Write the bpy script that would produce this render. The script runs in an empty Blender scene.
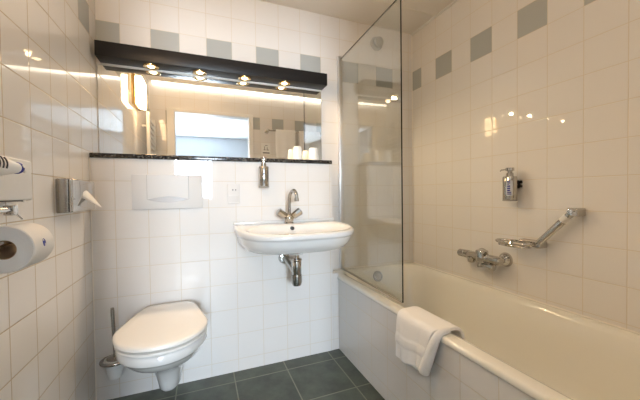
import bpy, bmesh, math, random
from mathutils import Vector, Matrix
random.seed(4)
scene = bpy.context.scene
COL = scene.collection

# ------------------------------------------------------------------ camera, world, exposure
W, PB, T, H = 2.0974, 0.153, 1.36, 2.303        # right wall, recessed back wall, tub front, ceiling
YO = -1.65                                       # wall behind, with the doorway
yaw, pitch, roll, foc = 0.37523, -0.01899, 0.01252, 300.24
cam_d = bpy.data.cameras.new('camera'); cam = bpy.data.objects.new('camera', cam_d); COL.objects.link(cam)
cam_d.sensor_width = 36; cam_d.lens = foc / 640 * 36; cam_d.clip_start = 0.02
r0 = Vector((math.cos(yaw), -math.sin(yaw), 0))
fw = Vector((math.sin(yaw) * math.cos(pitch), math.cos(yaw) * math.cos(pitch), math.sin(pitch)))
u0 = r0.cross(fw)
rt = r0 * math.cos(roll) - u0 * math.sin(roll); up = r0 * math.sin(roll) + u0 * math.cos(roll)
M = Matrix((rt, up, -fw)).transposed().to_4x4(); M.translation = (0.518, -1.818, 1.0404)
cam.matrix_world = M
scene.camera = cam
world = bpy.data.worlds.new('world'); scene.world = world; world.use_nodes = True
world.node_tree.nodes['Background'].inputs[0].default_value = (0.8, 0.85, 1, 1)
world.node_tree.nodes['Background'].inputs[1].default_value = 0.1
vs = scene.view_settings
vs.view_transform = 'Standard'; vs.look = 'None'; vs.gamma = 1; vs.use_curve_mapping = False
vs.exposure = 0.0
LAMP_W = 32.0          # radiance of the wall lamp's diffuser
SPOT_W = (1.5, 4.0, 11.0, 15.5)           # each halogen spot
BULB = 7.0
HALL_W = 7.0  # radiance of the fill light added on the hall ceiling
STRIP_W = 5.0  # radiance of the fill strip added on the wall behind
FILL_PANE_W = 88.0        # radiance of the light pane added at the end of the hall

# ------------------------------------------------------------------ materials
def mat(name, color=(.8, .8, .8), rough=.4, metal=0., spec=.5, emit=None, estr=1., coat=0., trans=0., sss=0.):
    m = bpy.data.materials.new(name); m.use_nodes = True
    b = m.node_tree.nodes['Principled BSDF']
    b.inputs['Base Color'].default_value = (*color, 1); b.inputs['Roughness'].default_value = rough
    b.inputs['Metallic'].default_value = metal; b.inputs['Specular IOR Level'].default_value = spec
    b.inputs['Coat Weight'].default_value = coat; b.inputs['Coat Roughness'].default_value = .04
    b.inputs['Transmission Weight'].default_value = trans
    if emit: b.inputs['Emission Color'].default_value = (*emit, 1); b.inputs['Emission Strength'].default_value = estr
    return m

def noise_bump(m, scale, strength, dist=.002, detail=2.):
    nt = m.node_tree; b = nt.nodes['Principled BSDF']
    tc = nt.nodes.new('ShaderNodeTexCoord'); n = nt.nodes.new('ShaderNodeTexNoise'); bp = nt.nodes.new('ShaderNodeBump')
    n.inputs['Scale'].default_value = scale; n.inputs['Detail'].default_value = detail
    bp.inputs['Strength'].default_value = strength; bp.inputs['Distance'].default_value = dist
    nt.links.new(tc.outputs['Object'], n.inputs['Vector']); nt.links.new(n.outputs['Fac'], bp.inputs['Height'])
    nt.links.new(bp.outputs['Normal'], b.inputs['Normal'])
    return m

def noise_color(m, c1, c2, scale, lo=.4, hi=.6, detail=4.):
    nt = m.node_tree; b = nt.nodes['Principled BSDF']
    tc = nt.nodes.new('ShaderNodeTexCoord'); n = nt.nodes.new('ShaderNodeTexNoise'); r = nt.nodes.new('ShaderNodeValToRGB')
    n.inputs['Scale'].default_value = scale; n.inputs['Detail'].default_value = detail
    r.color_ramp.elements[0].position = lo; r.color_ramp.elements[0].color = (*c1, 1)
    r.color_ramp.elements[1].position = hi; r.color_ramp.elements[1].color = (*c2, 1)
    nt.links.new(tc.outputs['Object'], n.inputs['Vector']); nt.links.new(n.outputs['Fac'], r.inputs['Fac'])
    nt.links.new(r.outputs['Color'], b.inputs['Base Color'])
    return m

TILE = (.81, .785, .755); GREY = (.46, .475, .46); GROUT = (.70, .63, .52)
def tile_mat(name, axis, off, zoff, size=.15, parity=None, ztop=None, gw=.0028, base=TILE, grout=GROUT, rough=.03, vari=0., axis2='Z'):
    """square glazed tiles; axis = world axis of the columns; every second tile of one row grey when ztop is given"""
    m = bpy.data.materials.new(name); m.use_nodes = True
    nt = m.node_tree; L = nt.links; b = nt.nodes['Principled BSDF']
    geo = nt.nodes.new('ShaderNodeNewGeometry'); sep = nt.nodes.new('ShaderNodeSeparateXYZ'); L.new(geo.outputs['Position'], sep.inputs[0])
    def mth(op, a, c=None, d=None):
        n = nt.nodes.new('ShaderNodeMath'); n.operation = op
        for i, v in enumerate((a, c, d)):
            if v is None: continue
            if isinstance(v, (int, float)): n.inputs[i].default_value = v
            else: L.new(v, n.inputs[i])
        return n.outputs[0]
    def cell(ax, o):
        t = mth('DIVIDE', mth('SUBTRACT', sep.outputs[ax], o), size)
        fl = mth('FLOOR', t); fr = mth('SUBTRACT', t, fl)
        edge = mth('MULTIPLY', mth('MINIMUM', fr, mth('SUBTRACT', 1., fr)), size)     # distance to the joint
        return fl, edge, fr
    fx, ex, frx = cell(axis, off); fz, ez, frz = cell(axis2, zoff)
    e = mth('MINIMUM', ex, ez)
    mr = nt.nodes.new('ShaderNodeMapRange'); mr.inputs['From Min'].default_value = gw * .35; mr.inputs['From Max'].default_value = gw * .65
    L.new(e, mr.inputs['Value']); tile = mr.outputs[0]
    mr2 = nt.nodes.new('ShaderNodeMapRange'); mr2.inputs['From Min'].default_value = gw * .3; mr2.inputs['From Max'].default_value = gw * 1.0
    mr2.interpolation_type = 'SMOOTHSTEP'; L.new(e, mr2.inputs['Value'])
    col = nt.nodes.new('ShaderNodeMix'); col.data_type = 'RGBA'
    tcol = nt.nodes.new('ShaderNodeMix'); tcol.data_type = 'RGBA'
    tcol.inputs[6].default_value = (*base, 1); tcol.inputs[7].default_value = (*GREY, 1)
    if ztop is not None:
        row = mth('COMPARE', fz, ztop, .1)
        par = mth('COMPARE', mth('MODULO', mth('ADD', fx, 100. + parity), 2.), 0., .1)
        L.new(mth('MULTIPLY', mth('MULTIPLY', row, par), mth('LESS_THAN', fx, 12.5)), tcol.inputs[0])
    else: tcol.inputs[0].default_value = 0
    if vari:
        n1 = nt.nodes.new('ShaderNodeTexNoise'); n1.inputs['Scale'].default_value = 9; n1.inputs['Detail'].default_value = 6; n1.inputs['Roughness'].default_value = .65
        L.new(geo.outputs['Position'], n1.inputs['Vector'])
        wn = nt.nodes.new('ShaderNodeTexWhiteNoise'); cb = nt.nodes.new('ShaderNodeCombineXYZ')
        L.new(fx, cb.inputs[0]); L.new(fz, cb.inputs[1]); L.new(cb.outputs[0], wn.inputs['Vector'])
        v = mth('ADD', mth('MULTIPLY', mth('SUBTRACT', n1.outputs['Fac'], .5), vari * 3), mth('MULTIPLY', mth('SUBTRACT', wn.outputs['Value'], .5), vari * .4))
        hs = nt.nodes.new('ShaderNodeHueSaturation'); L.new(tcol.outputs[2], hs.inputs['Color']); L.new(mth('ADD', v, 1.), hs.inputs['Value'])
        L.new(hs.outputs[0], col.inputs[7])
    else: L.new(tcol.outputs[2], col.inputs[7])
    col.inputs[6].default_value = (*grout, 1); L.new(tile, col.inputs[0]); L.new(col.outputs[2], b.inputs['Base Color'])
    rr = nt.nodes.new('ShaderNodeMapRange'); rr.inputs['To Min'].default_value = .6; rr.inputs['To Max'].default_value = rough
    L.new(tile, rr.inputs['Value']); L.new(rr.outputs[0], b.inputs['Roughness'])
    ns = nt.nodes.new('ShaderNodeTexNoise'); ns.inputs['Scale'].default_value = 7.; ns.inputs['Detail'].default_value = 1.; L.new(geo.outputs['Position'], ns.inputs['Vector'])
    h = mth('ADD', mr2.outputs[0], mth('MULTIPLY', ns.outputs['Fac'], .12))
    wn2 = nt.nodes.new('ShaderNodeTexWhiteNoise'); cb2 = nt.nodes.new('ShaderNodeCombineXYZ')         # every tile is set a touch out of true
    L.new(fx, cb2.inputs[0]); L.new(fz, cb2.inputs[1]); L.new(cb2.outputs[0], wn2.inputs['Vector'])
    sc_ = nt.nodes.new('ShaderNodeSeparateColor'); L.new(wn2.outputs['Color'], sc_.inputs[0])
    h = mth('ADD', h, mth('MULTIPLY', mth('MULTIPLY', frx, mth('SUBTRACT', sc_.outputs[0], .5)), 1.8))
    h = mth('ADD', h, mth('MULTIPLY', mth('MULTIPLY', frz, mth('SUBTRACT', sc_.outputs[1], .5)), 1.8))
    bp = nt.nodes.new('ShaderNodeBump'); bp.inputs['Strength'].default_value = .5; bp.inputs['Distance'].default_value = .0012
    L.new(h, bp.inputs['Height']); L.new(bp.outputs['Normal'], b.inputs['Normal'])
    return m

m_tile_back = tile_mat('tile_back', 'X', .1117, 2.002, parity=1, ztop=-1)
m_tile_low = tile_mat('tile_lower', 'X', .1037, 1.122)
m_tile_left = tile_mat('tile_left', 'Y', -.5477, 1.1195, parity=1, ztop=5, gw=.0032, grout=(.48, .38, .25))
m_tile_right = tile_mat('tile_right', 'Y', .1959, 2.002, parity=1, ztop=-1)
m_tile_opp = tile_mat('tile_opposite', 'X', 1.36, 2.002, parity=0, ztop=-1)
m_tile_tub = tile_mat('tile_tub', 'Y', .034, 1.122)
m_ledge = mat('ledge_tile', TILE, .12)
m_floor = tile_mat('floor_slate', 'X', .374, -.098, size=.3, gw=.006, base=(.078, .090, .066), grout=(.25, .25, .19), rough=.34, vari=.6, axis2='Y')
m_ceil = noise_bump(mat('ceiling_board', (.86, .82, .76), .7), 60, .05)
m_white = mat('white_paint', (.84, .83, .80), .35)
m_hall = mat('hall_paint', (.78, .82, .86), .6)
m_hall_dark = mat('hall_panelling', (.16, .13, .11), .5)
m_ceramic = mat('ceramic', (.76, .755, .74), .08, coat=.4)
m_enamel = mat('tub_enamel', (.87, .85, .775), .09, coat=.3)
m_rim_en = m_enamel
m_plastic = mat('white_plastic', (.80, .79, .77), .42)
m_plate = mat('plate_plastic', (.72, .70, .675), .5)
m_seat = mat('seat_plastic', (.87, .84, .79), .16)
m_chrome = mat('chrome', (.56, .545, .52), .05, 1.)
m_brushed = noise_bump(mat('brushed_steel', (.40, .38, .355), .22, 1.), 300, .04)
m_alu = mat('satin_aluminium', (.78, .78, .78), .28, 1.)
m_black = mat('canopy_black', (.016, .0148, .0152), .36, spec=.25)
m_dark = mat('rubber_and_shade', (.015, .015, .016), .5)  # dark parts and holes, also the shadow line under the dryer box
m_mirror = mat('mirror_silver', (.93, .93, .91), .0, 1.)
m_gold = mat('gold_ring', (.62, .44, .20), .2, 1.)
m_bulb = mat('bulb_glow', (1, .9, .7), .3, emit=(1., .72, .40), estr=BULB)
m_lampglass = mat('lamp_glass', (1, .93, .82), .4, emit=(1., .66, .35), estr=LAMP_W)
m_paper = noise_bump(mat('paper', (.84, .83, .81), .9), 160, .25, .001)
m_card = mat('cardboard', (.42, .29, .17), .9)
m_blue = mat('blue_print', (.02, .03, .32), .5)
m_ink = mat('ink', (.03, .03, .04), .5)
m_cloth = noise_bump(mat('terry', (.95, .945, .935), .95), 420, .8, .003)
m_frost = mat('frosted_glass', (.80, .80, .78), .5)
m_label = mat('pale_label', (.66, .70, .76), .4)
m_cup = mat('cup_plastic', (.90, .88, .82), .3)
m_grey = mat('grey_plastic', (.35, .34, .32), .4)
m_vent = mat('vent_plastic', (.40, .375, .31), .5)
m_silicone = mat('silicone', (.86, .82, .74), .35)  # pale silicone of the joint strips and corners
m_granite = noise_color(mat('granite', rough=.12), (.012, .012, .012), (.22, .20, .17), 95, .50, .66, 6.)
m_edge = mat('glass_edge', (.012, .020, .018), .2)
m_pane = mat('hall_glow', (.8, .86, .92), .5, emit=(.80, .90, 1.), estr=.55)
m_panel = mat('hall_fill_glow', (1, 1, 1), .5, emit=(.86, .93, 1.), estr=HALL_W)

def glass_mat():
    m = bpy.data.materials.new('clear_glass'); m.use_nodes = True; nt = m.node_tree; nt.nodes.clear(); L = nt.links
    o = nt.nodes.new('ShaderNodeOutputMaterial'); mx = nt.nodes.new('ShaderNodeMixShader')
    tr = nt.nodes.new('ShaderNodeBsdfTransparent'); tr.inputs[0].default_value = (.93, .945, .93, 1)
    gl = nt.nodes.new('ShaderNodeBsdfGlossy'); gl.inputs['Roughness'].default_value = .0; gl.inputs['Color'].default_value = (1, 1, 1, 1)
    lw = nt.nodes.new('ShaderNodeLayerWeight'); lw.inputs['Blend'].default_value = .5
    pw = nt.nodes.new('ShaderNodeMath'); pw.operation = 'POWER'; pw.inputs[1].default_value = 4.
    ma = nt.nodes.new('ShaderNodeMath'); ma.operation = 'MULTIPLY_ADD'; ma.inputs[1].default_value = .8; ma.inputs[2].default_value = .045
    L.new(lw.outputs['Facing'], pw.inputs[0]); L.new(pw.outputs[0], ma.inputs[0]); L.new(ma.outputs[0], mx.inputs[0])
    L.new(tr.outputs[0], mx.inputs[1]); L.new(gl.outputs[0], mx.inputs[2]); L.new(mx.outputs[0], o.inputs[0])
    return m
m_glass = glass_mat()

# ------------------------------------------------------------------ mesh helpers
def new(): return bmesh.new()
def box(bm, x0, x1, y0, y1, z0, z1, bev=0., seg=2, mi=0):
    r = bmesh.ops.create_cube(bm, size=1.)
    for v in r['verts']:
        v.co = Vector(((x0 + x1) / 2 + v.co.x * (x1 - x0), (y0 + y1) / 2 + v.co.y * (y1 - y0), (z0 + z1) / 2 + v.co.z * (z1 - z0)))
    if bev:
        es = list({e for v in r['verts'] for e in v.link_edges})
        bmesh.ops.bevel(bm, geom=es, offset=bev, segments=seg, profile=.5, affect='EDGES')
    return bm
def frame_of(d):
    d = d.normalized(); a = Vector((0, 0, 1)) if abs(d.z) < .9 else Vector((1, 0, 0))
    x = d.cross(a).normalized(); return x, d.cross(x).normalized()
def tube(bm, pts, rad, n=14, cap=True):
    pts = [Vector(p) for p in pts]
    if not isinstance(rad, (list, tuple)): rad = [rad] * len(pts)
    rings = []; px = None
    for i, p in enumerate(pts):
        d = (pts[min(i + 1, len(pts) - 1)] - pts[max(i - 1, 0)]).normalized()
        if px is None: x, y = frame_of(d)
        else:
            x = (px - d * px.dot(d)).normalized(); y = d.cross(x)
        px = x
        rings.append([bm.verts.new(p + (x * math.cos(2 * math.pi * k / n) + y * math.sin(2 * math.pi * k / n)) * rad[i]) for k in range(n)])
    for a, b in zip(rings, rings[1:]):
        for k in range(n): bm.faces.new((a[k], a[(k + 1) % n], b[(k + 1) % n], b[k]))
    if cap: bm.faces.new(rings[0][::-1]); bm.faces.new(rings[-1])
    return bm
def smooth_path(pts, k=6):
    P = [Vector(p) for p in pts]; out = []
    for i in range(len(P) - 1):
        a, b, c, d = P[max(i - 1, 0)], P[i], P[i + 1], P[min(i + 2, len(P) - 1)]
        for j in range(k):
            t = j / k
            out.append(.5 * ((2 * b) + (c - a) * t + (2 * a - 5 * b + 4 * c - d) * t * t + (3 * b - a - 3 * c + d) * t ** 3))
    out.append(P[-1]); return out
def lathe(bm, c, ax, prof, n=28):
    """prof = [(distance along ax, radius)]"""
    c = Vector(c); ax = Vector(ax).normalized(); x, y = frame_of(ax); rings = []
    for t, r in prof:
        rings.append([bm.verts.new(c + ax * t + (x * math.cos(2 * math.pi * k / n) + y * math.sin(2 * math.pi * k / n)) * max(r, 1e-5)) for k in range(n)])
    for a, b in zip(rings, rings[1:]):
        for k in range(n): bm.faces.new((a[k], a[(k + 1) % n], b[(k + 1) % n], b[k]))
    bm.faces.new(rings[0][::-1]); bm.faces.new(rings[-1])
    return bm
def loft(bm, rings, cap0=True, cap1=True):
    R = [[bm.verts.new(p) for p in r] for r in rings]; n = len(R[0])
    for a, b in zip(R, R[1:]):
        for k in range(n): bm.faces.new((a[k], a[(k + 1) % n], b[(k + 1) % n], b[k]))
    if cap0: bm.faces.new(R[0][::-1])
    if cap1: bm.faces.new(R[-1])
    return bm
def obj(name, bm, m, parent=None, smooth=True, ang=40, sub=0, kind=None, label=None):
    bmesh.ops.recalc_face_normals(bm, faces=bm.faces)
    me = bpy.data.meshes.new(name); bm.to_mesh(me); bm.free()
    ms = m if isinstance(m, list) else [m]
    for q in ms: me.materials.append(q)
    if smooth:
        for p in me.polygons: p.use_smooth = True
        me.set_sharp_from_angle(angle=math.radians(ang))
    o = bpy.data.objects.new(name, me); COL.objects.link(o)
    if parent is not None: o.parent = parent; o.matrix_parent_inverse = parent_inv(parent)
    if sub:
        s = o.modifiers.new('sub', 'SUBSURF'); s.levels = sub; s.render_levels = sub
    if kind: o['kind'] = kind
    if label: o['label'] = label
    return o
def parent_inv(p):                      # every mesh is built in world coordinates; only the Empties are moved
    return Matrix.Translation(p.location).inverted()
def tag(o, label, cat, group=None):
    o['label'] = label; o['category'] = cat
    if group: o['group'] = group
    return o
def thing(name, label, cat, loc=(0, 0, 0), group=None):
    o = bpy.data.objects.new(name, None); COL.objects.link(o); o.location = loc; o.empty_display_size = .05
    return tag(o, label, cat, group)
def struct(name, bm, m, **k): return obj(name, bm, m, None, kind='structure', smooth=False, **k)

# ------------------------------------------------------------------ the room
TH = .08
b = new(); box(b, -TH, W + TH, YO - .12, PB + TH, -.1, 0); struct('floor', b, m_floor)
b = new(); box(b, -TH, W + TH, YO - .12, PB + TH, H, H + .08); struct('ceiling', b, m_ceil)
b = new(); box(b, -TH, 0, YO, PB, 0, H); struct('wall_left', b, m_tile_left)
b = new(); box(b, -TH, W + TH, PB, PB + TH, 0, H); struct('wall_back', b, m_tile_back)
b = new(); box(b, W, W + TH, YO, PB, 0, H); struct('wall_right', b, m_tile_right)
b = new(); box(b, 0, 1.318, 0, PB, 0, 1.238); struct('wall_lower', b, m_tile_low)        # boxed-out wall that hides the cistern
b = new(); box(b, 1.318, T, 0, PB, 0, .512, .003); struct('wall_ledge', b, m_tile_low)
DX0, DX1, DZ = .24, 1.085, 2.0
b = new(); box(b, -TH, DX0, YO - .12, YO, 0, H); box(b, DX1, W + TH, YO - .12, YO, 0, H); box(b, DX0, DX1, YO - .12, YO, DZ, H)
struct('wall_front', b, m_tile_opp)
b = new(); box(b, T, T + .03, YO, PB, 0, .4695); struct('wall_bath', b, m_tile_tub)
# door casing
b = new()
box(b, DX0 - .07, DX0 + .012, YO - .0, YO + .02, 0, DZ + .03, .004); box(b, DX1 - .012, DX1 + .04, YO, YO + .02, 0, DZ + .03, .004)
box(b, DX0 + .012, DX1 - .012, YO, YO + .02, DZ - .012, DZ + .03, .004)
box(b, DX0, DX0 + .012, YO - .12, YO, 0, DZ, .002); box(b, DX1 - .012, DX1, YO - .12, YO, 0, DZ, .002); box(b, DX0, DX1, YO - .12, YO, DZ - .012, DZ, .002)
struct('door_1', b, m_white)
# ceiling joint strip, cornice bead, silicone corner
b = new(); box(b, 0, W - .012, -.115, -.103, H - .003, H); struct('trim_1', b, m_silicone)
b = new(); box(b, W - .012, W, YO, PB - .0, H - .012, H, .004); struct('trim_2', b, m_white)
b = new(); box(b, 0, .005, -.005, 0, 0, 1.237, .002); struct('trim_3', b, m_silicone)
b = new(); box(b, W - .005, W, YO, PB, .478, .486, .002); box(b, T, W - .005, PB - .005, PB, .480, .499, .002); struct('trim_4', b, m_silicone)
b = new(); box(b, W - .006, W, PB - .006, PB, .49, H - .012, .002); struct('trim_5', b, m_silicone)
# the hall beyond the doorway
HX0, HX1, HY, HH = -.7, 2.0, -5.5, 2.42
b = new(); box(b, HX0, HX1, HY, YO - .12, -.1, 0); struct('floor_hall', b, mat('hall_floor', (.35, .33, .30), .5))
b = new(); box(b, HX0, HX1, HY, YO - .12, HH, HH + .06); struct('ceiling_hall', b, m_hall)
b = new(); box(b, HX0 - .06, HX0, HY, YO - .12, 0, HH); struct('wall_hall_left', b, m_hall_dark)
b = new(); box(b, HX1, HX1 + .06, HY, YO - .12, 0, HH); struct('wall_hall_right', b, m_hall_dark)
b = new(); box(b, HX0, HX1, HY - .06, HY, 0, HH); struct('wall_hall', b, m_hall)
b = new()
box(b, HX0, -TH, YO - .13, YO - .12, 0, HH); box(b, -TH, W + TH, YO - .12, YO - .11, H + .08, HH)
struct('wall_hall_front', b, m_hall_dark)
b = new(); box(b, -.09, .79, HY, HY + .05, .96, 1.94, .004); struct('fill_pane_frame', b, m_white)  # added unseen light source: made-up frame and glowing pane
b = new(); box(b, -.05, .75, HY + .05, HY + .056, 1.00, 1.90); o = struct('fill_pane', b, mat('fill_pane_glow', (.9, .95, 1), .5, emit=(.74, .87, 1.), estr=FILL_PANE_W))
o.parent = bpy.data.objects['fill_pane_frame']
hl = thing('hall_fill_light', 'added flat white fill light on the hall ceiling beyond the doorway', 'light', (.65, -3.2, HH))  # unseen fill light, added to brighten the hall
b = new(); box(b, -.05, 1.35, -3.27, -3.13, HH - .03, HH, .004); obj('fill_light_frame', b, m_white, hl)
b = new(); box(b, -.03, 1.33, -3.25, -3.15, HH - .036, HH - .03); obj('diffuser', b, m_panel, hl)

# ------------------------------------------------------------------ light canopy over the mirror
CY0, CZ0, CZ1, CX0, CX1 = .047, 1.770, 1.848, .020, 1.316
can = thing('light_canopy', 'long black box canopy with four gold ringed spots above the mirror', 'light', ((CX0 + CX1) / 2, PB, CZ0))
b = new(); box(b, CX0, CX1, CY0, PB, CZ0, CZ1, .0015); obj('housing', b, m_black, can)
SPX = (.268, .522, .781, 1.035); SPY = .104
for x in SPX:
    b = new(); lathe(b, (x, SPY, CZ0 + .001), (0, 0, -1), [(0, .040), (.006, .039), (.008, .035), (.007, .028), (.002, .020)], 32)
    s = obj('downlight', b, m_gold, can)
    b = new(); lathe(b, (x, SPY, CZ0 - .002), (0, 0, -1), [(0, .019), (.002, .0185), (.006, .012), (.007, .0)], 24); obj('bulb', b, m_bulb, s)
    ld = bpy.data.lights.new('halogen', 'SPOT'); ld.energy = SPOT_W[SPX.index(x)]; ld.color = (1, .74, .46); ld.spot_size = math.radians(150); ld.spot_blend = .6
    ld.shadow_soft_size = .012
    lo = bpy.data.objects.new('halogen', ld); COL.objects.link(lo); lo.location = (x, SPY, CZ0 - .016); lo.rotation_euler = (math.radians(-8), math.radians(-16), 0)      # beams tilted to the bath

mir = thing('wall_mirror', 'wide frameless mirror between the black canopy and granite shelf', 'mirror', (.655, PB, 1.265))
b = new(); box(b, .004, 1.309, PB - .005, PB, 1.263, CZ0); obj('mirror_glass', b, m_mirror, mir, smooth=False)
b = new(); box(b, .004, 1.309, PB - .012, PB - .005, CZ0 - .010, CZ0 - .001); obj('edge_strip', b, m_white, mir)

b = new(); box(b, .003, 1.318, -.012, PB, 1.238, 1.262, .003)
tag(obj('granite_shelf', b, m_granite), 'speckled black granite shelf on top of the lower tiled wall', 'shelf')

def cup(x, y, h, r, label):
    c = thing('tumbler', label, 'cup', (x, y, 1.2625), 'tumblers on the granite shelf')
    b = new(); lathe(b, (x, y, 1.2625), (0, 0, 1), [(0, r), (.006, r), (h - .005, r * .74), (h, r * .70), (h - .001, 0.001)], 28); obj('cup_body', b, m_cup, c)
    b = new(); lathe(b, (x, y, 1.2625), (0, 0, 1), [(0, r + .0005), (.0, r + .002), (.005, r + .002), (.005, r + .0003)], 28); obj('rim', b, m_cup, c)
cup(1.112, .082, .092, .034, 'upside-down cream plastic tumbler on the shelf, the one nearer the steel soap dispenser')
cup(1.222, .078, .088, .037, 'upside-down cream plastic tumbler nearest the end of the granite shelf')

# ------------------------------------------------------------------ soap dispensers
def dispenser(c, out, name_label, z0, z1, ztop, r, noz, bracket_side=None):
    """upright steel bottle at c=(x,y), out = unit vector away from the wall"""
    x, y = c; o = Vector((out[0], out[1], 0)); side = Vector((-o.y, o.x, 0))
    t = thing('soap_dispenser', name_label, 'soap dispenser', (x, y, z0), 'steel soap dispensers')
    b = new(); lathe(b, (x, y, z0), (0, 0, 1), [(0, r * .95), (.004, r), (z1 - z0 - .005, r), (z1 - z0, r * .93), (z1 - z0, .001)], 32); bt = obj('bottle', b, m_chrome, t)
    b = new(); lathe(b, (x, y, z0 - .006), (0, 0, 1), [(0, r * .9), (.001, r * 1.02), (.007, r * 1.02), (.007, r * .9)], 32); obj('base_ring', b, m_grey, t)
    b = new(); lathe(b, (x, y, z1), (0, 0, 1), [(0, r * .55), (.018, r * .5), (.020, r * .36), (ztop - z1 - .018, r * .36), (ztop - z1 - .016, r * .6), (ztop - z1, r * .6), (ztop - z1, .001)], 24); pm = obj('pump', b, m_chrome, t)
    b = new(); a = Vector((x, y, ztop - .008)); d = Vector(noz)
    tube(b, [a, a + d * .02, a + d * .052, a + d * .060 + Vector((0, 0, -.007))], [.0045, .004, .003, .0025], 10); obj('nozzle', b, m_chrome, pm)
    return t, bt
t, bt = dispenser((.863, -.036), (0, -1), 'steel soap dispenser hanging on the white tiles below the granite shelf', 1.09, 1.208, 1.262, .031, (0, -1, 0))
b = new(); box(b, .846, .880, -.008, 0, 1.12, 1.19, .002); tube(b, [(.863, -.012, 1.155), (.863, 0, 1.155)], .012, 12); obj('bracket', b, m_dark, t)
# lettering strip on the right half of the bottle: a curved patch with short dark bars
def curved_patch(bm, cx, cy, r, a0, a1, z0, z1, n=6):
    vs_ = []
    for i in range(n + 1):
        a = a0 + (a1 - a0) * i / n
        vs_.append([bm.verts.new((cx + r * math.cos(a), cy + r * math.sin(a), z)) for z in (z0, z1)])
        vs_[-1] += [bm.verts.new((cx + (r - .0009) * math.cos(a), cy + (r - .0009) * math.sin(a), z)) for z in (z0, z1)]
    for p, q in zip(vs_, vs_[1:]):
        bm.faces.new((p[0], q[0], q[1], p[1])); bm.faces.new((p[2], p[3], q[3], q[2])); bm.faces.new((p[1], q[1], q[3], p[3])); bm.faces.new((p[0], p[2], q[2], q[0]))
    bm.faces.new((vs_[0][0], vs_[0][1], vs_[0][3], vs_[0][2])); bm.faces.new((vs_[-1][0], vs_[-1][2], vs_[-1][3], vs_[-1][1]))
b = new(); rr = random.Random(2); z = 1.118
while z < 1.19:
    h = rr.choice((.004, .006, .008)); curved_patch(b, .863, -.036, .0316, math.radians(-62), math.radians(-62 + rr.choice((14, 22, 26))), z, z + h, 3); z += h + .004
obj('lettering', b, m_ink, bt)
t, bt = dispenser((W - .055, -.703), (-1, 0), 'steel soap dispenser with black bracket on the right wall above the bath', .998, 1.122, 1.168, .034, (0, .93, .0))
b = new(); box(b, W - .020, W, -.722, -.684, 1.058, 1.102, .006); tube(b, [(W - .03, -.703, 1.08), (W, -.703, 1.08)], .016, 14); tube(b, [(W - .008, -.718, 1.092), (W - .008, -.734, 1.092)], .007, 12); tube(b, [(W - .008, -.718, 1.070), (W - .008, -.734, 1.070)], .007, 12); obj('bracket', b, m_dark, t)
b = new(); curved_patch(b, W - .055, -.703, .0346, math.radians(190), math.radians(238), 1.02, 1.10, 8); obj('label_strip', b, m_label, bt)
b = new(); z = 1.027
while z < 1.095:
    h = rr.choice((.003, .005, .007)); curved_patch(b, W - .055, -.703, .0352, math.radians(196), math.radians(196 + rr.choice((14, 22, 30))), z, z + h, 4); z += h + .004
obj('lettering', b, m_blue, bt)

# ------------------------------------------------------------------ flush plate and socket
fp = thing('flush_plate', 'white flush plate with wide push flap above the toilet', 'flush plate', (.355, 0, .97))
b = new(); box(b, .181, .523, -.013, 0, .971, 1.156, .004)
obj('plate', b, m_plate, fp)
b = new(); n = 16; fr = []
x0, x1 = .252, .451
prof = [(x1, 1.152), (x0, 1.152)] + [(x0 + (x1 - x0) * i / n, 1.024 + .016 * math.sin(math.pi * i / n) ** 1) for i in range(n + 1)]
front = [b.verts.new((x, -.019, z)) for x, z in prof]; back = [b.verts.new((x, -.0125, z)) for x, z in prof]
b.faces.new(front); b.faces.new(back[::-1])
for i in range(len(prof)): b.faces.new((front[i], front[(i + 1) % len(prof)], back[(i + 1) % len(prof)], back[i]))
obj('push_flap', b, m_plate, fp)
b = new()
prof = [(x0 + (x1 - x0) * i / n, 1.024 + .014 * math.sin(math.pi * i / n)) for i in range(n + 1)] + [(x1 - (x1 - x0) * i / n, 1.022 - .015 * math.sin(math.pi * i / n)) for i in range(n + 1)]
fv = [b.verts.new((x, -.0138, z)) for x, z in prof]; bv = [b.verts.new((x, -.0125, z)) for x, z in prof]
b.faces.new(fv)
for i in range(len(prof)): b.faces.new((fv[i], fv[(i + 1) % len(prof)], bv[(i + 1) % len(prof)], bv[i]))
obj('finger_recess_shade', b, mat('recess_shade', (.50, .47, .45), .35), fp)  # flat patch, the scoop's shade put into its darker colour
for x in (.250, .4514):
    b = new(); box(b, x, x + .0016, -.0145, -.012, 1.024, 1.153); obj('joint_line', b, m_grey, fp, smooth=False)
so = thing('wall_socket', 'white shaver socket with two small dark holes left of the basin', 'socket', (.69, 0, .99))
b = new(); box(b, .657, .727, -.009, 0, .99, 1.107, .003); obj('socket_plate', b, m_plate, so)
for x in (.687, .703):
    b = new(); tube(b, [(x, -.0088, 1.072), (x, -.0096, 1.072)], .0035, 12); obj('hole', b, m_ink, so)
for z in (.997, 1.040):
    b = new(); box(b, .664, .720, -.0105, -.008, z, z + .004, .0005); obj('ridge', b, m_plastic, so)

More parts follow.
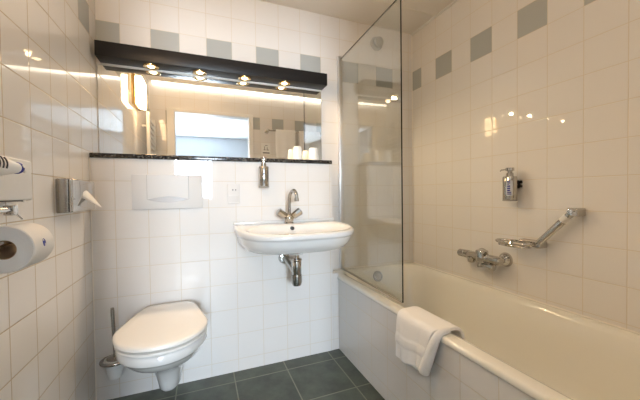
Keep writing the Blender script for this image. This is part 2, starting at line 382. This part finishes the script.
# ------------------------------------------------------------------ toilet
TX = .350
def dring(yb, yf, hw, z, n=48, taper=.72, xc=TX, tilt=0.):
    """closed outline seen from above: narrow straight back, widest past the middle, round front"""
    out = []
    L = yb - yf
    for k in range(n):
        a = 2 * math.pi * k / n
        s, c = math.sin(a), math.cos(a)          # c=+1 -> front
        y = (yb + yf) / 2 - L / 2 * (abs(c) ** (.86 if c > 0 else .30)) * (1 if c > 0 else -1)
        tt = (yb - y) / L
        w = hw * (taper + (1 - taper) * min(1, tt / .62) ** 1.0 if tt < .62 else 1.)
        xx = abs(s) ** (.92 if c > 0 else .30) * (1 if s > 0 else -1)
        out.append(Vector((xc + w * xx, y, z + tilt * (yb - y))))
    return out
toi = thing('toilet', 'white wall-hung toilet with its lid closed', 'toilet', (TX, 0, .055))
b = new()
loft(b, [dring(.0, -.165, .030, .084, taper=1.), dring(0, -.195, .046, .088, taper=1.), dring(0, -.206, .052, .10, taper=1.), dring(0, -.222, .058, .14, taper=1), dring(0, -.250, .070, .20, taper=.95), dring(0, -.285, .084, .238, taper=.9),
         dring(0, -.345, .106, .272, taper=.85), dring(0, -.415, .134, .305, taper=.8), dring(0, -.475, .158, .340, taper=.75), dring(0, -.510, .171, .372, taper=.72), dring(0, -.522, .175, .387, taper=.72),
         dring(0, -.533, .181, .390, taper=.70), dring(0, -.538, .184, .396, taper=.70), dring(0, -.538, .184, .425, taper=.70), dring(0, -.530, .178, .432, taper=.70)])
obj('bowl', b, m_ceramic, toi, ang=60)
b = new()
loft(b, [dring(-.045, -.532, .177, .435, taper=.70), dring(-.043, -.543, .185, .438, taper=.70), dring(-.043, -.543, .185, .446, taper=.70), dring(-.045, -.536, .180, .449, taper=.70), dring(-.055, -.50, .15, .449, taper=.70), dring(-.055, -.50, .15, .4535, taper=.70)])
obj('seat', b, m_seat, toi, ang=60)
b = new()
def lid(z, g, dome=0): return dring(-.045 - g, -.548 + g, .188 - g, z, taper=.62)
loft(b, [lid(.4535, .05), lid(.4575, .008), lid(.459, .0), lid(.468, .0), lid(.473, .004), lid(.4755, .014), lid(.477, .05), lid(.4775, .10)])
obj('lid', b, m_seat, toi, ang=60)
for x in (TX - .075, TX + .075):
    b = new(); tube(b, [(x - .02, -.036, .446), (x + .02, -.036, .446)], .012, 14); obj('hinge', b, m_plastic, toi)

# toilet brush
br = thing('toilet_brush', 'toilet brush with steel stick in a frosted wall cup beside the toilet', 'toilet brush', (.105, -.09, .14))
b = new(); lathe(b, (.106, -.078, .150), (0, 0, 1), [(0, .022), (.004, .030), (.05, .040), (.095, .046), (.097, .042), (.05, .036), (.012, .028), (.012, .001)], 28); obj('cup', b, m_frost, br)
b = new()
ring = smooth_path([(.108 + .060 * math.cos(a * math.pi / 8), -.082 + .052 * math.sin(a * math.pi / 8), .238) for a in range(17)], 2)
tube(b, ring, .007, 10); box(b, .09, .122, -.034, 0, .228, .248, .003); obj('holder_ring', b, m_brushed, br)
b = new(); lathe(b, (.106, -.078, .245), (0, 0, 1), [(0, .036), (.004, .036), (.010, .012), (.012, .006)], 24); obj('splash_cap', b, m_brushed, br)
b = new(); tube(b, [(.106, -.078, .17), (.106, -.078, .25), (.099, -.078, .48), (.0985, -.078, .495)], [.005, .007, .0085, .007], 14); obj('handle', b, m_brushed, br)

# ------------------------------------------------------------------ wash basin
BX = 1.004
def bring(hw, yb, yf, z, n=56, corner=.12, bow=.05):
    """basin outline: straight back on the wall, rounded front corners, bowed front"""
    pts = []
    hb = hw - .008
    k1 = n // 4
    # front from left to right
    path = []
    N = 200
    for i in range(N + 1):
        t = -1 + 2 * i / N
        x = hw * t
        e = (1 - abs(t) ** 3.6) ** (1 / 2.2)
        y = yb + (yf - yb) * (.30 + .70 * e) if abs(t) < 1 else yb + (yf - yb) * .30
        path.append(Vector((BX + x, y, z)))
    path = [Vector((BX - hb, yb, z))] + [Vector((BX - hb - (hw - hb) * s, yb + (yf - yb) * .30 * s, z)) for s in (.33, .66)] + path + [Vector((BX + hb + (hw - hb) * s, yb + (yf - yb) * .30 * s, z)) for s in (.66, .33)] + [Vector((BX + hb, yb, z))]
    # resample evenly
    d = [0]
    for a, c in zip(path, path[1:]): d.append(d[-1] + (c - a).length)
    m_ = n - 12; out = []; j = 0
    for i in range(m_ + 1):
        s = d[-1] * i / m_
        while j < len(d) - 2 and d[j + 1] < s: j += 1
        t = (s - d[j]) / max(1e-9, d[j + 1] - d[j]); out.append(path[j].lerp(path[j + 1], t))
    for i in range(1, 12): out.append(Vector((BX + hb - 2 * hb * i / 12, yb, z)))
    return out
bas = thing('wash_basin', 'white ceramic wash basin fixed to the tiles under the mirror', 'basin', (BX, 0, .74))
def tl(r, dz): # slope the rim slightly down to the front
    return [Vector((p.x, p.y, p.z + dz * (p.y / -.48))) for p in r]
def inner(hw, yb, yf, z, n=56):
    """rounded bowl opening with matching point order: front left to right, then back"""
    src = bring(.32, 0, -.48, z, n); out = []
    for p in src:
        dx, dy = (p.x - BX) / .32, (p.y + .24) / .24
        a = math.atan2(dy, dx); c, s = math.cos(a), math.sin(a)
        e = 2.6
        q = (abs(c) ** e + abs(s) ** e) ** (-1 / e)
        out.append(Vector((BX + hw * c * q, (yb + yf) / 2 + (yb - yf) / 2 * s * q, z)))
    return out
b = new()
rings = [tl(bring(.22, -.02, -.32, .742), .0), tl(bring(.262, -.005, -.385, .744), .0), tl(bring(.287, 0, -.425, .757), 0), tl(bring(.304, 0, -.454, .785), 0), tl(bring(.313, 0, -.470, .818), -.002), tl(bring(.3145, 0, -.472, .826), -.003), tl(bring(.320, 0, -.482, .829), -.004),
         tl(bring(.323, 0, -.486, .842), -.010), tl(bring(.323, 0, -.486, .862), -.018), tl(bring(.319, 0, -.481, .870), -.020), tl(bring(.312, -.004, -.472, .873), -.020),
         tl(inner(.277, -.135, -.447, .871), -.018), tl(inner(.270, -.140, -.440, .866), -.018), tl(inner(.262, -.146, -.432, .85), -.014), tl(inner(.235, -.165, -.40, .80), 0), tl(inner(.17, -.20, -.34, .768), 0), tl(inner(.03, -.25, -.29, .760), 0)]
loft(b, rings)
bd = obj('basin_body', b, m_ceramic, bas, ang=75)
b = new(); box(b, BX - .318, BX + .318, -.028, 0, .866, .884, .006, 3); obj('back_ledge', b, m_ceramic, bas)
b = new(); tube(b, [(BX - .004, -.162, .847), (BX - .004, -.140, .8475)], .0105, 18); obj('overflow_hole', b, m_dark, bas)
b = new(); lathe(b, (BX, -.27, .756), (0, 0, 1), [(0, .03), (.006, .03), (.008, .026), (.008, .001)], 24); obj('drain', b, m_chrome, bas)

# tap
tap = thing('basin_tap', 'chrome two-handle tap with high curved spout on the basin', 'tap', (BX, -.075, .87))
b = new(); lathe(b, (BX, -.075, .868), (0, 0, 1), [(0, .030), (.006, .030), (.010, .025), (.022, .028), (.040, .029), (.054, .021), (.062, .013), (.062, .001)], 28); obj('tap_body', b, m_chrome, tap)
b = new()
sp = smooth_path([(BX, -.075, .925), (BX + .002, -.075, .99), (BX + .003, -.080, 1.030), (BX + .010, -.098, 1.056), (BX + .018, -.125, 1.064), (BX + .024, -.146, 1.045), (BX + .025, -.152, 1.020)], 5)
tube(b, sp, .0105, 14); lathe(b, (BX + .025, -.152, 1.022), (0, 0, -1), [(0, .0115), (.001, .0135), (.020, .0135), (.020, .008)], 18); obj('spout', b, m_chrome, tap)
for sx in (-1, 1):
    d = Vector((sx * .80, -.12, .58)).normalized()
    b = new(); lathe(b, Vector((BX, -.075, .893)) + d * .010, d, [(0, .015), (.016, .015), (.018, .020), (.066, .0240), (.074, .0235), (.078, .018), (.078, .001)], 10); obj('tap_handle', b, m_chrome, tap, ang=25)

# bottle trap
tr = thing('bottle_trap', 'chrome bottle trap under the basin with pipe to the wall', 'trap', (BX, -.25, .52))
TXp, TYp = 1.008, -.20
b = new(); lathe(b, (TXp, TYp, .745), (0, 0, -1), [(0, .045), (.030, .045), (.040, .036), (.040, .001)], 28); obj('waste_cup', b, m_ceramic, tr)
b = new(); lathe(b, (TXp, TYp, .71), (0, 0, -1), [(0, .016), (.028, .016), (.030, .030), (.038, .032), (.046, .026), (.050, .024), (.05, .001)], 26); obj('collar', b, m_chrome, tr)
b = new(); lathe(b, (TXp, TYp, .668), (0, 0, -1), [(0, .022), (.004, .028), (.075, .028), (.078, .026), (.08, .031), (.122, .030), (.138, .024), (.142, .015), (.142, .001)], 26); obj('bottle', b, m_chrome, tr)
b = new(); tube(b, smooth_path([(TXp, TYp, .612), (TXp - .010, TYp + .05, .618), (.990, -.05, .648), (.988, -.0, .648)], 4), .017, 16); obj('outlet_pipe', b, m_chrome, tr)
b = new(); lathe(b, (.988, 0, .648), (0, -1, 0), [(0, .036), (.004, .036), (.014, .030), (.018, .018), (.018, .001)], 28); obj('rosette', b, m_chrome, tr)

# ------------------------------------------------------------------ bathtub
tub = thing('bathtub', 'built-in cream enamel bathtub along the right wall', 'bathtub', (1.72, -.75, .0))
RZ = .497
def rrect(x0, x1, y0, y1, r, z, n=10):
    out = []
    for cx, cy, a0 in ((x1 - r, y1 - r, 0), (x0 + r, y1 - r, 90), (x0 + r, y0 + r, 180), (x1 - r, y0 + r, 270)):
        for i in range(n + 1):
            a = math.radians(a0 + 90 * i / n); out.append(Vector((cx + r * math.cos(a), cy + r * math.sin(a), z)))
    return out
X0, X1, Y0, Y1 = 1.352, W - .001, YO + .001, PB - .001
b = new()
def tz(r):                                   # the deck along the wall lies a little lower than the front rim
    return [Vector((p.x, p.y, p.z - .016 * max(0, (p.x - 1.45) / (W - 1.45)))) for p in r]
loft(b, [rrect(X0 + .006, X1, Y0, Y1, .012, .470), rrect(X0 + .001, X1, Y0, Y1, .012, .474), rrect(X0, X1, Y0, Y1, .012, .478), tz(rrect(X0, X1, Y0, Y1, .012, RZ - .011)), tz(rrect(X0 + .003, X1, Y0, Y1, .012, RZ - .004)), tz(rrect(X0 + .011, X1, Y0, Y1, .012, RZ)),
         tz(rrect(1.400, W - .016, Y0 + .05, Y1 - .018, .13, RZ)), tz(rrect(1.414, W - .026, Y0 + .06, Y1 - .028, .13, RZ - .003)), tz(rrect(1.424, W - .036, Y0 + .07, Y1 - .038, .13, RZ - .012)), tz(rrect(1.432, W - .046, Y0 + .08, Y1 - .048, .13, RZ - .030)),
         rrect(1.446, W - .060, Y0 + .11, Y1 - .068, .13, .39), rrect(1.475, W - .09, Y0 + .20, Y1 - .105, .13, .22), rrect(1.51, W - .13, Y0 + .27, Y1 - .15, .12, .13),
         rrect(1.56, W - .18, Y0 + .34, Y1 - .21, .10, .105), rrect(1.70, W - .33, Y0 + .6, Y1 - .45, .05, .10)], cap0=False)
obj('tub_body', b, m_enamel, tub, ang=50)
b = new(); lathe(b, (1.725, Y1 - .056, .425), (0, -1, .14), [(-.01, .040), (0, .040), (.006, .040), (.012, .036), (.013, .030), (.010, .028), (.014, .024), (.015, .001)], 32); obj('overflow_rosette', b, m_brushed, tub)
b = new(); lathe(b, (1.765, -.25, .100), (0, 0, 1), [(0, .035), (.006, .034), (.008, .02), (.008, .001)], 28); obj('drain', b, m_chrome, tub)

# glass shower screen standing on the tub rim
scr = thing('shower_screen', 'clear glass shower screen standing on the bath rim', 'shower screen', (1.425, -.2, RZ))
GX = 1.434
b = new(); box(b, GX - .004, GX + .004, -.594, PB - .012, RZ + .002, 2.0)
for v in b.verts: v.co.x += .022 * (v.co.y > 0)
b.faces.ensure_lookup_table()
for f in b.faces:
    if abs(f.normal.x) < .5: f.material_index = 1
obj('glass_pane', b, [m_glass, m_edge], scr, smooth=False)
b = new(); box(b, GX + .004, GX + .034, PB - .030, PB, RZ + .002, 2.02, .003); obj('wall_profile', b, m_alu, scr)
b = new(); box(b, GX - .006, GX + .006, -.592, PB - .03, RZ, RZ + .008, .002)
for v in b.verts: v.co.x += .022 * (v.co.y > 0)
obj('seal_strip', b, m_vent, scr)

# ------------------------------------------------------------------ towel over the tub rim
def drape(name, m, prof, y0, y1, amp, thick, label, cat, group=None, taper=0., fold=True, seed=1):
    """prof: list of (x, z) from the inside end over the rim to the outside hem; Y along the rim"""
    rnd = random.Random(seed); ph = [rnd.uniform(0, 6.28) for _ in range(6)]
    P = smooth_path([(x, 0, z) for x, z in prof], 6); N = len(P); MY = 34
    b = new(); grid = []
    for i, p in enumerate(P):
        s = i / (N - 1); row = []
        hang = max(0, (s - .45) / .55)
        for j in range(MY + 1):
            t = j / MY
            y = y0 + (y1 - y0) * t
            y += taper * hang * (1 - t) - .35 * taper * hang * t
            w = amp * hang * (math.sin(t * 7 + ph[0]) * .6 + math.sin(t * 13 + ph[1] + s * 2) * .4)
            row.append(b.verts.new((p.x - abs(w) * 1.0 - (.0035 if .80 < s < .86 else 0), y, p.z + .034 * hang * (1 - t) - .010 * hang * math.sin(t * 3.1) + .004 * hang * math.sin(t * 9 + ph[2]))))
        grid.append(row)
    for i in range(N - 1):
        for j in range(MY): b.faces.new((grid[i][j], grid[i + 1][j], grid[i + 1][j + 1], grid[i][j + 1]))
    o = obj(name, b, m)
    so_ = o.modifiers.new('thick', 'SOLIDIFY'); so_.thickness = thick; so_.offset = 1
    sb = o.modifiers.new('sub', 'SUBSURF'); sb.levels = 1; sb.render_levels = 2
    return o
tw = thing('hand_towel', 'folded white terry towel draped over the bath rim', 'towel', (1.345, -.81, .51))
o1 = drape('towel_cloth', m_cloth, [(1.462, .455), (1.450, .492), (1.425, .504), (1.385, .5045), (1.352, .503), (1.337, .488), (1.330, .44), (1.326, .38), (1.324, .315)], -.935, -.690, .006, .014, '', '', taper=.055)
o1.parent = tw; o1.matrix_parent_inverse = parent_inv(tw)
o2 = drape('under_fold', m_cloth, [(1.342, .470), (1.340, .44), (1.338, .38), (1.336, .296)], -.900, -.715, .003, .006, '', '', taper=.03, seed=3)
o2.parent = tw; o2.matrix_parent_inverse = parent_inv(tw)
b = new(); tube(b, smooth_path([(1.395, -.926, .509), (1.350, -.926, .503), (1.330, -.920, .465), (1.322, -.904, .41), (1.319, -.888, .365), (1.319, -.878, .338)], 4), [.013 + .008 * min(1, i / 14) for i in range(21)], 14)
o3 = obj('rolled_edge', b, m_cloth, tw)

# ------------------------------------------------------------------ bath mixer on the right wall
mx = thing('bath_mixer', 'chrome thermostatic mixer low on the right wall above the bath', 'mixer tap', (W, -.57, .66))
for y in (-.640, -.490):
    b = new(); lathe(b, (W, y, .662), (-1, 0, 0), [(0, .040), (.005, .040), (.026, .029), (.034, .019), (.066, .019), (.066, .001)], 28); obj('rosette', b, m_chrome, mx)
MXX = W - .070
b = new(); lathe(b, (MXX, -.665, .662), (0, 1, 0), [(0, .001), (0, .018), (.006, .024), (.21, .026), (.216, .022), (.216, .001)], 24); obj('mixer_body', b, m_chrome, mx)
b = new(); lathe(b, (MXX, -.455, .664), (0, 1, 0), [(0, .019), (.003, .025), (.022, .025), (.026, .021), (.030, .021), (.034, .024), (.070, .023), (.076, .019), (.076, .001)], 14); obj('temperature_knob', b, m_chrome, mx, ang=25)
b = new(); box(b, MXX - .030, MXX + .022, -.572, -.520, .634, .706, .008, 3); obj('diverter_block', b, m_chrome, mx)
b = new(); lathe(b, (MXX - .010, -.478, .655), (0, 0, -1), [(0, .022), (.020, .022), (.030, .019), (.034, .014), (.030, .001)], 20); obj('bath_spout', b, m_chrome, mx)
b = new(); tube(b, [(MXX, -.532, .645), (MXX, -.532, .606)], .017, 16); tube(b, [(MXX, -.532, .618), (MXX, -.60, .620)], .012, 14); lathe(b, (MXX, -.596, .620), (0, -1, 0), [(0, .013), (.004, .020), (.024, .020), (.028, .014), (.028, .001)], 18); obj('hose_outlet', b, m_chrome, mx)
# ------------------------------------------------------------------ grab bar with soap basket
gb = thing('grab_bar', 'slanted chrome grab bar with wire soap basket on the right wall', 'grab bar', (W, -.92, .86))
A, Bp = Vector((W - .046, -.985, .942)), Vector((W - .046, -.838, .780))
b = new(); tube(b, [A, A.lerp(Bp, .2), Bp], [.015, .016, .016], 16); obj('bar', b, m_chrome, gb)
b = new(); box(b, W - .062, W, A.y - .032, A.y + .016, A.z - .014, A.z + .024, .006, 3); obj('wall_mount', b, m_chrome, gb)
b = new(); box(b, W - .060, W, Bp.y - .020, Bp.y + .020, Bp.z - .018, Bp.z + .016, .006, 3); obj('wall_mount', b, m_chrome, gb)
b = new(); lathe(b, A.lerp(Bp, .10), (Bp - A), [(0, .0155), (.0, .0178), (.03, .0178), (.03, .0155)], 18); obj('collar', b, m_plastic, gb)
bk = new()
def oval(cx, cy, rx, ry, z, n=28): return [(cx + rx * math.cos(2 * math.pi * k / n), cy + ry * math.sin(2 * math.pi * k / n), z) for k in range(n + 1)]
CXb, CYb = W - .078, -.742
tube(bk, oval(CXb, CYb, .048, .092, .780), .0075, 8); tube(bk, oval(CXb, CYb, .040, .080, .764), .005, 8)
for k in (-2, 0, 2):
    yy = CYb + k * .022; hx = .040 * math.sqrt(max(0, 1 - (k * .022 / .080) ** 2))
    tube(bk, [(CXb - hx, yy, .764), (CXb + hx, yy, .764)], .0035, 6)
for k in range(8):
    a = 2 * math.pi * k / 8; tube(bk, [(CXb + .048 * math.cos(a), CYb + .092 * math.sin(a), .782), (CXb + .040 * math.cos(a), CYb + .080 * math.sin(a), .762)], .003, 6)
tube(bk, [(W - .046, -.845, .792), (CXb + .010, -.79, .795), (CXb, -.77, .790)], .010, 10)
obj('soap_basket', bk, m_chrome, gb)

# ventilation valve high on the back wall
vt = thing('air_vent', 'round grey extractor valve high on the wall over the bath', 'vent', (1.765, PB, 2.169))
b = new(); lathe(b, (1.765, PB, 2.169), (0, -1, 0), [(0, .050), (.010, .050), (.020, .044), (.024, .040), (.020, .036), (.018, .001)], 32); obj('vent_ring', b, m_vent, vt)
b = new(); lathe(b, (1.765, PB - .016, 2.169), (0, -1, 0), [(0, .012), (.020, .012), (.022, .036), (.034, .034), (.042, .022), (.044, .001)], 32); obj('vent_disc', b, m_vent, vt)

# ------------------------------------------------------------------ left wall: tissue box, paper roll, hair dryer
ts = thing('tissue_dispenser', 'chrome tissue box on the left wall near the corner', 'tissue dispenser', (0, -.25, .98))
b = new(); box(b, 0, .040, -.385, -.122, .980, 1.114, .004); obj('case', b, m_brushed, ts)
b = new(); box(b, .040, .054, -.385, -.125, .982, 1.112, .006, 3); obj('front_cover', b, m_chrome, ts)
b = new(); box(b, .0535, .0555, -.262, -.212, 1.030, 1.048, .0009, 2); obj('slot', b, m_dark, ts)
b = new()
gr = []
for i in range(13):
    s = i / 12; row = []
    for j in range(9):
        t = j / 8 - .5
        w = .040 * (1 - s) ** .7 + .0015
        ang = t * 2.6
        row.append(b.verts.new((  .046 + .060 * s + .010 * math.cos(ang) * (1 - s), -.245 + w * math.sin(ang) * 1.1 + .012 * s, 1.030 - .028 * s - .006 * s * s + .040 * (1 - s) * math.cos(ang))))
    gr.append(row)
for i in range(12):
    for j in range(8): b.faces.new((gr[i][j], gr[i + 1][j], gr[i + 1][j + 1], gr[i][j + 1]))
o = obj('tissue', b, m_paper); o.modifiers.new('thick', 'SOLIDIFY').thickness = .0012
tag(o, 'white paper tissue pulled out of the chrome box on the left wall', 'tissue')

RC = Vector((.107, -.94, .925)); RR = .053
rl = thing('toilet_roll', 'white toilet paper roll with a small blue print on the left wall', 'toilet paper', (RC.x, RC.y, RC.z - RR))
b = new(); n = 48
prf = [(0, .0215), (0.0, RR - .002), (.002, RR), (.098, RR), (.1, RR - .002), (.1, .0215)]
rings = []
for t_, r in prf: rings.append([b.verts.new((RC.x + r * math.cos(2 * math.pi * k / n), RC.y + t_, RC.z + r * math.sin(2 * math.pi * k / n))) for k in range(n)])
for a, c in zip(rings, rings[1:]):
    for k in range(n): b.faces.new((a[k], a[(k + 1) % n], c[(k + 1) % n], c[k]))
obj('paper', b, m_paper, rl)
b = new(); rings = []
for t_, r in ((.0005, .0217), (.0995, .0217), (.0995, .0203), (.0005, .0203), (.0005, .0217)): rings.append([b.verts.new((RC.x + r * math.cos(2 * math.pi * k / n), RC.y + t_, RC.z + r * math.sin(2 * math.pi * k / n))) for k in range(n)])
for a, c in zip(rings, rings[1:]):
    for k in range(n): b.faces.new((a[k], a[(k + 1) % n], c[(k + 1) % n], c[k]))
obj('core', b, m_card, rl)
def roll_patch(bm, cy, ca, ry, ra, lift=.0006, n=14):
    """round print lying on the roll's surface, ca = angle in degrees"""
    c = bm.verts.new((RC.x + (RR + lift) * math.cos(math.radians(ca)), cy, RC.z + (RR + lift) * math.sin(math.radians(ca))))
    vs_ = []
    for k in range(n):
        a = 2 * math.pi * k / n; aa = math.radians(ca) + ra / RR * math.sin(a)
        vs_.append(bm.verts.new((RC.x + (RR + lift) * math.cos(aa), cy + ry * math.cos(a), RC.z + (RR + lift) * math.sin(aa))))
    for k in range(n): bm.faces.new((c, vs_[k], vs_[(k + 1) % n]))
b = new(); roll_patch(b, RC.y + .046, 8, .0075, .0095); em = obj('print_mark', b, m_blue, rl)
b = new(); roll_patch(b, RC.y + .044, 14, .0022, .0028, .001, 10); roll_patch(b, RC.y + .048, 3, .0020, .0034, .001, 10); obj('print_dots', b, m_paper, em)
hd = thing('toilet_roll_holder', 'chrome toilet roll holder on the left wall', 'toilet roll holder', (0, -1.06, .93))
b = new(); box(b, 0, .008, -1.10, -1.03, .955, 1.045, .003); tube(b, [(.006, -1.065, 1.010), (.107, -1.065, 1.010)], .008, 12); obj('wall_plate', b, m_chrome, hd)
b = new(); tube(b, [(.100, -1.07, 1.013), (.100, -.99, 1.013), (.100, -.895, 1.013)], .0065, 12); box(b, .090, .110, -.905, -.886, 1.000, 1.024, .002); tube(b, [(.108, -.890, 1.002), (.112, -.876, .990)], .002, 8); obj('top_bar', b, m_chrome, hd)
b = new(); tube(b, smooth_path([(.100, -1.065, 1.010), (.107, -1.065, .96), (.107, -1.060, .940), (.107, -1.03, .9385), (.107, -.95, .9385), (.107, -.845, .9385)], 4), .0055, 12); obj('spindle', b, m_chrome, hd)

un = thing('dryer_wall_unit', 'white hair dryer wall box above the toilet roll', 'wall unit', (0, -.84, 1.03))
b = new(); box(b, 0, .050, -1.02, -.672, 1.033, 1.150, .006, 3); obj('unit_case', b, m_plastic, un)
b = new(); box(b, .004, .050, -1.0, -.712, 1.031, 1.034, .001); obj('shadow_strip', b, m_dark, un)  # shadow line under the box, put in as a dark strip
b = new(); box(b, .044, .051, -.725, -.712, 1.0295, 1.0345, .001); obj('catch', b, m_plastic, un)
hdz = 1.108; hdx = .098
dr = thing('hair_dryer', 'small white hair dryer with slotted barrel and blue tip on the left wall', 'hair dryer', (hdx, -1.05, hdz))
b = new(); lathe(b, (hdx, -1.16, hdz), (0, 1, .02), [(0, .018), (.012, .025), (.06, .028), (.17, .0265), (.22, .0235), (.268, .0165), (.291, .0135), (.291, .001)], 32)
lathe(b, (hdx, -1.09, hdz - .02), (.1, -.12, -1), [(0, .020), (.05, .018), (.12, .017), (.135, .012), (.135, .001)], 20); obj('barrel', b, m_plastic, dr)
b = new(); lathe(b, (hdx, -.8695, hdz + .0058), (0, 1, .02), [(0, .0135), (.002, .0145), (.011, .0142), (.015, .0130), (.016, .011), (.013, .001)], 24); tip = obj('nozzle_tip', b, m_blue, dr)
b = new(); lathe(b, (hdx + .0130, -.862, hdz + .010), (1, -.1, .25), [(0, .0042), (.0022, .0042), (.0022, .001)], 12); lathe(b, (hdx + .0135, -.860, hdz - .003), (1, -.1, -.1), [(0, .003), (.0022, .003), (.0022, .001)], 12); obj('tip_mark', b, m_plastic, tip)
for k, yy in enumerate((-.996, -.982, -.968, -.954)):
    b = new(); r_ = .0268 - .0005 * k
    pts = []
    for a in range(-14, 52, 6):
        aa = math.radians(a); pts.append((hdx + (r_ + .0002) * math.cos(aa), yy + a * .00012, hdz + .004 + (r_ + .0002) * math.sin(aa)))
    tube(b, pts, .0016, 8); obj('vent_slot', b, m_ink, dr)

# ------------------------------------------------------------------ what the mirror shows: wall lamp, radiator, towel rail, towels, sign
wl = thing('wall_lamp', 'lit white box lamp on the left wall beside the doorway, seen in the mirror', 'lamp', (0, -.865, 1.79))
b = new(); box(b, 0, .026, -.985, -.745, 1.805, 2.050, .002); obj('back_plate', b, m_gold, wl)
b = new(); box(b, .026, .074, -.975, -.755, 1.815, 2.040, .008, 3); obj('diffuser', b, m_lampglass, wl)

sl = thing('fill_strip', 'added long white fill strip under the ceiling on the wall behind, seen in the mirror', 'light', (1.05, YO, H))  # added fill light, also gives the white line in the mirror
b = new(); box(b, .03, 2.06, YO, YO + .10, H - .008, H, .002); obj('base_rail', b, m_white, sl)
b = new(); box(b, .035, 2.055, YO + .006, YO + .050, H - .022, H - .008, .004, 3); obj('diffuser', b, mat('strip_glow', (1, 1, 1), .4, emit=(1., .90, .76), estr=STRIP_W), sl)
rd = thing('towel_radiator', 'white ladder towel radiator on the left wall, seen in the mirror', 'radiator', (0, -1.3, .9))
for y in (-1.20, -1.55):
    b = new(); box(b, .036, .068, y - .018, y + .018, .85, 1.86, .006, 3); obj('upright', b, m_white, rd)
    b = new(); tube(b, [(.0, y, 1.72), (.040, y, 1.72)], .010, 12); obj('bracket', b, m_white, rd)
    b = new(); tube(b, [(.0, y, 1.0), (.040, y, 1.0)], .010, 12); obj('bracket', b, m_white, rd)
for k in range(18):
    z = .90 + k * .053
    b = new(); tube(b, [(.052, -1.545, z), (.052, -1.205, z)], .010, 10); obj('rung', b, m_white, rd)

rail_y = YO + .09
rs = thing('towel_rail', 'chrome towel rail on the wall behind, seen in the mirror', 'towel rail', (1.6, YO, 1.835))
b = new(); tube(b, [(1.285, rail_y, 1.835), (2.03, rail_y, 1.835)], .009, 14); obj('rail', b, m_chrome, rs)
for x in (1.290, 2.02):
    b = new(); lathe(b, (x, YO, 1.835), (0, 1, 0), [(0, .028), (.008, .027), (.014, .012), (.088, .012), (.100, .016), (.108, .010), (.108, .001)], 20); obj('post', b, m_chrome, rs)
def hung(x0, x1, zb, label, seed):
    rnd = random.Random(seed); b = new(); P = smooth_path([(rail_y - .016, 1.56), (rail_y - .016, 1.80), (rail_y - .010, 1.845), (rail_y, 1.851), (rail_y + .010, 1.845), (rail_y + .016, 1.80), (rail_y + .018, zb)] and
        [(0, rail_y - .016, 1.56), (0, rail_y - .016, 1.80), (0, rail_y - .010, 1.845), (0, rail_y, 1.852), (0, rail_y + .010, 1.845), (0, rail_y + .016, 1.80), (0, rail_y + .020, (1.8 + zb) / 2), (0, rail_y + .020, zb)], 5)
    g = []; ph = rnd.uniform(0, 6)
    for i, p in enumerate(P):
        s = max(0, i / len(P) - .6)
        g.append([b.verts.new((x0 + (x1 - x0) * j / 16, p.y + .012 * s * math.sin(j * .9 + ph), p.z)) for j in range(17)])
    for i in range(len(P) - 1):
        for j in range(16): b.faces.new((g[i][j], g[i + 1][j], g[i + 1][j + 1], g[i][j + 1]))
    o = obj('bath_towel', b, m_cloth); o.modifiers.new('thick', 'SOLIDIFY').thickness = .008
    s_ = o.modifiers.new('sub', 'SUBSURF'); s_.levels = 1; s_.render_levels = 1
    tag(o, label, 'towel', 'white towels on the rail')
hung(1.385, 1.640, 1.50, 'white towel on the rail, nearer the doorway, seen in the mirror', 1)
hung(1.685, 1.975, 1.49, 'white towel on the rail, nearer the right wall, seen in the mirror', 2)
sg = thing('towel_sign', 'small sticker with a grey motif and black line on the wall behind', 'sign', (1.275, YO, 1.56))
b = new(); box(b, 1.225, 1.335, YO, YO + .002, 1.55, 1.69); obj('sign_plate', b, m_white, sg)
b = new(); box(b, 1.240, 1.325, YO + .002, YO + .003, 1.562, 1.574); obj('black_line', b, m_ink, sg)
b = new()
for x0, x1, z0, z1 in ((1.25, 1.275, 1.60, 1.612), (1.258, 1.268, 1.612, 1.65), (1.285, 1.315, 1.60, 1.61), (1.29, 1.30, 1.61, 1.64), (1.27, 1.30, 1.655, 1.665)): box(b, x0, x1, YO + .002, YO + .003, z0, z1)
obj('motif', b, m_grey, sg)
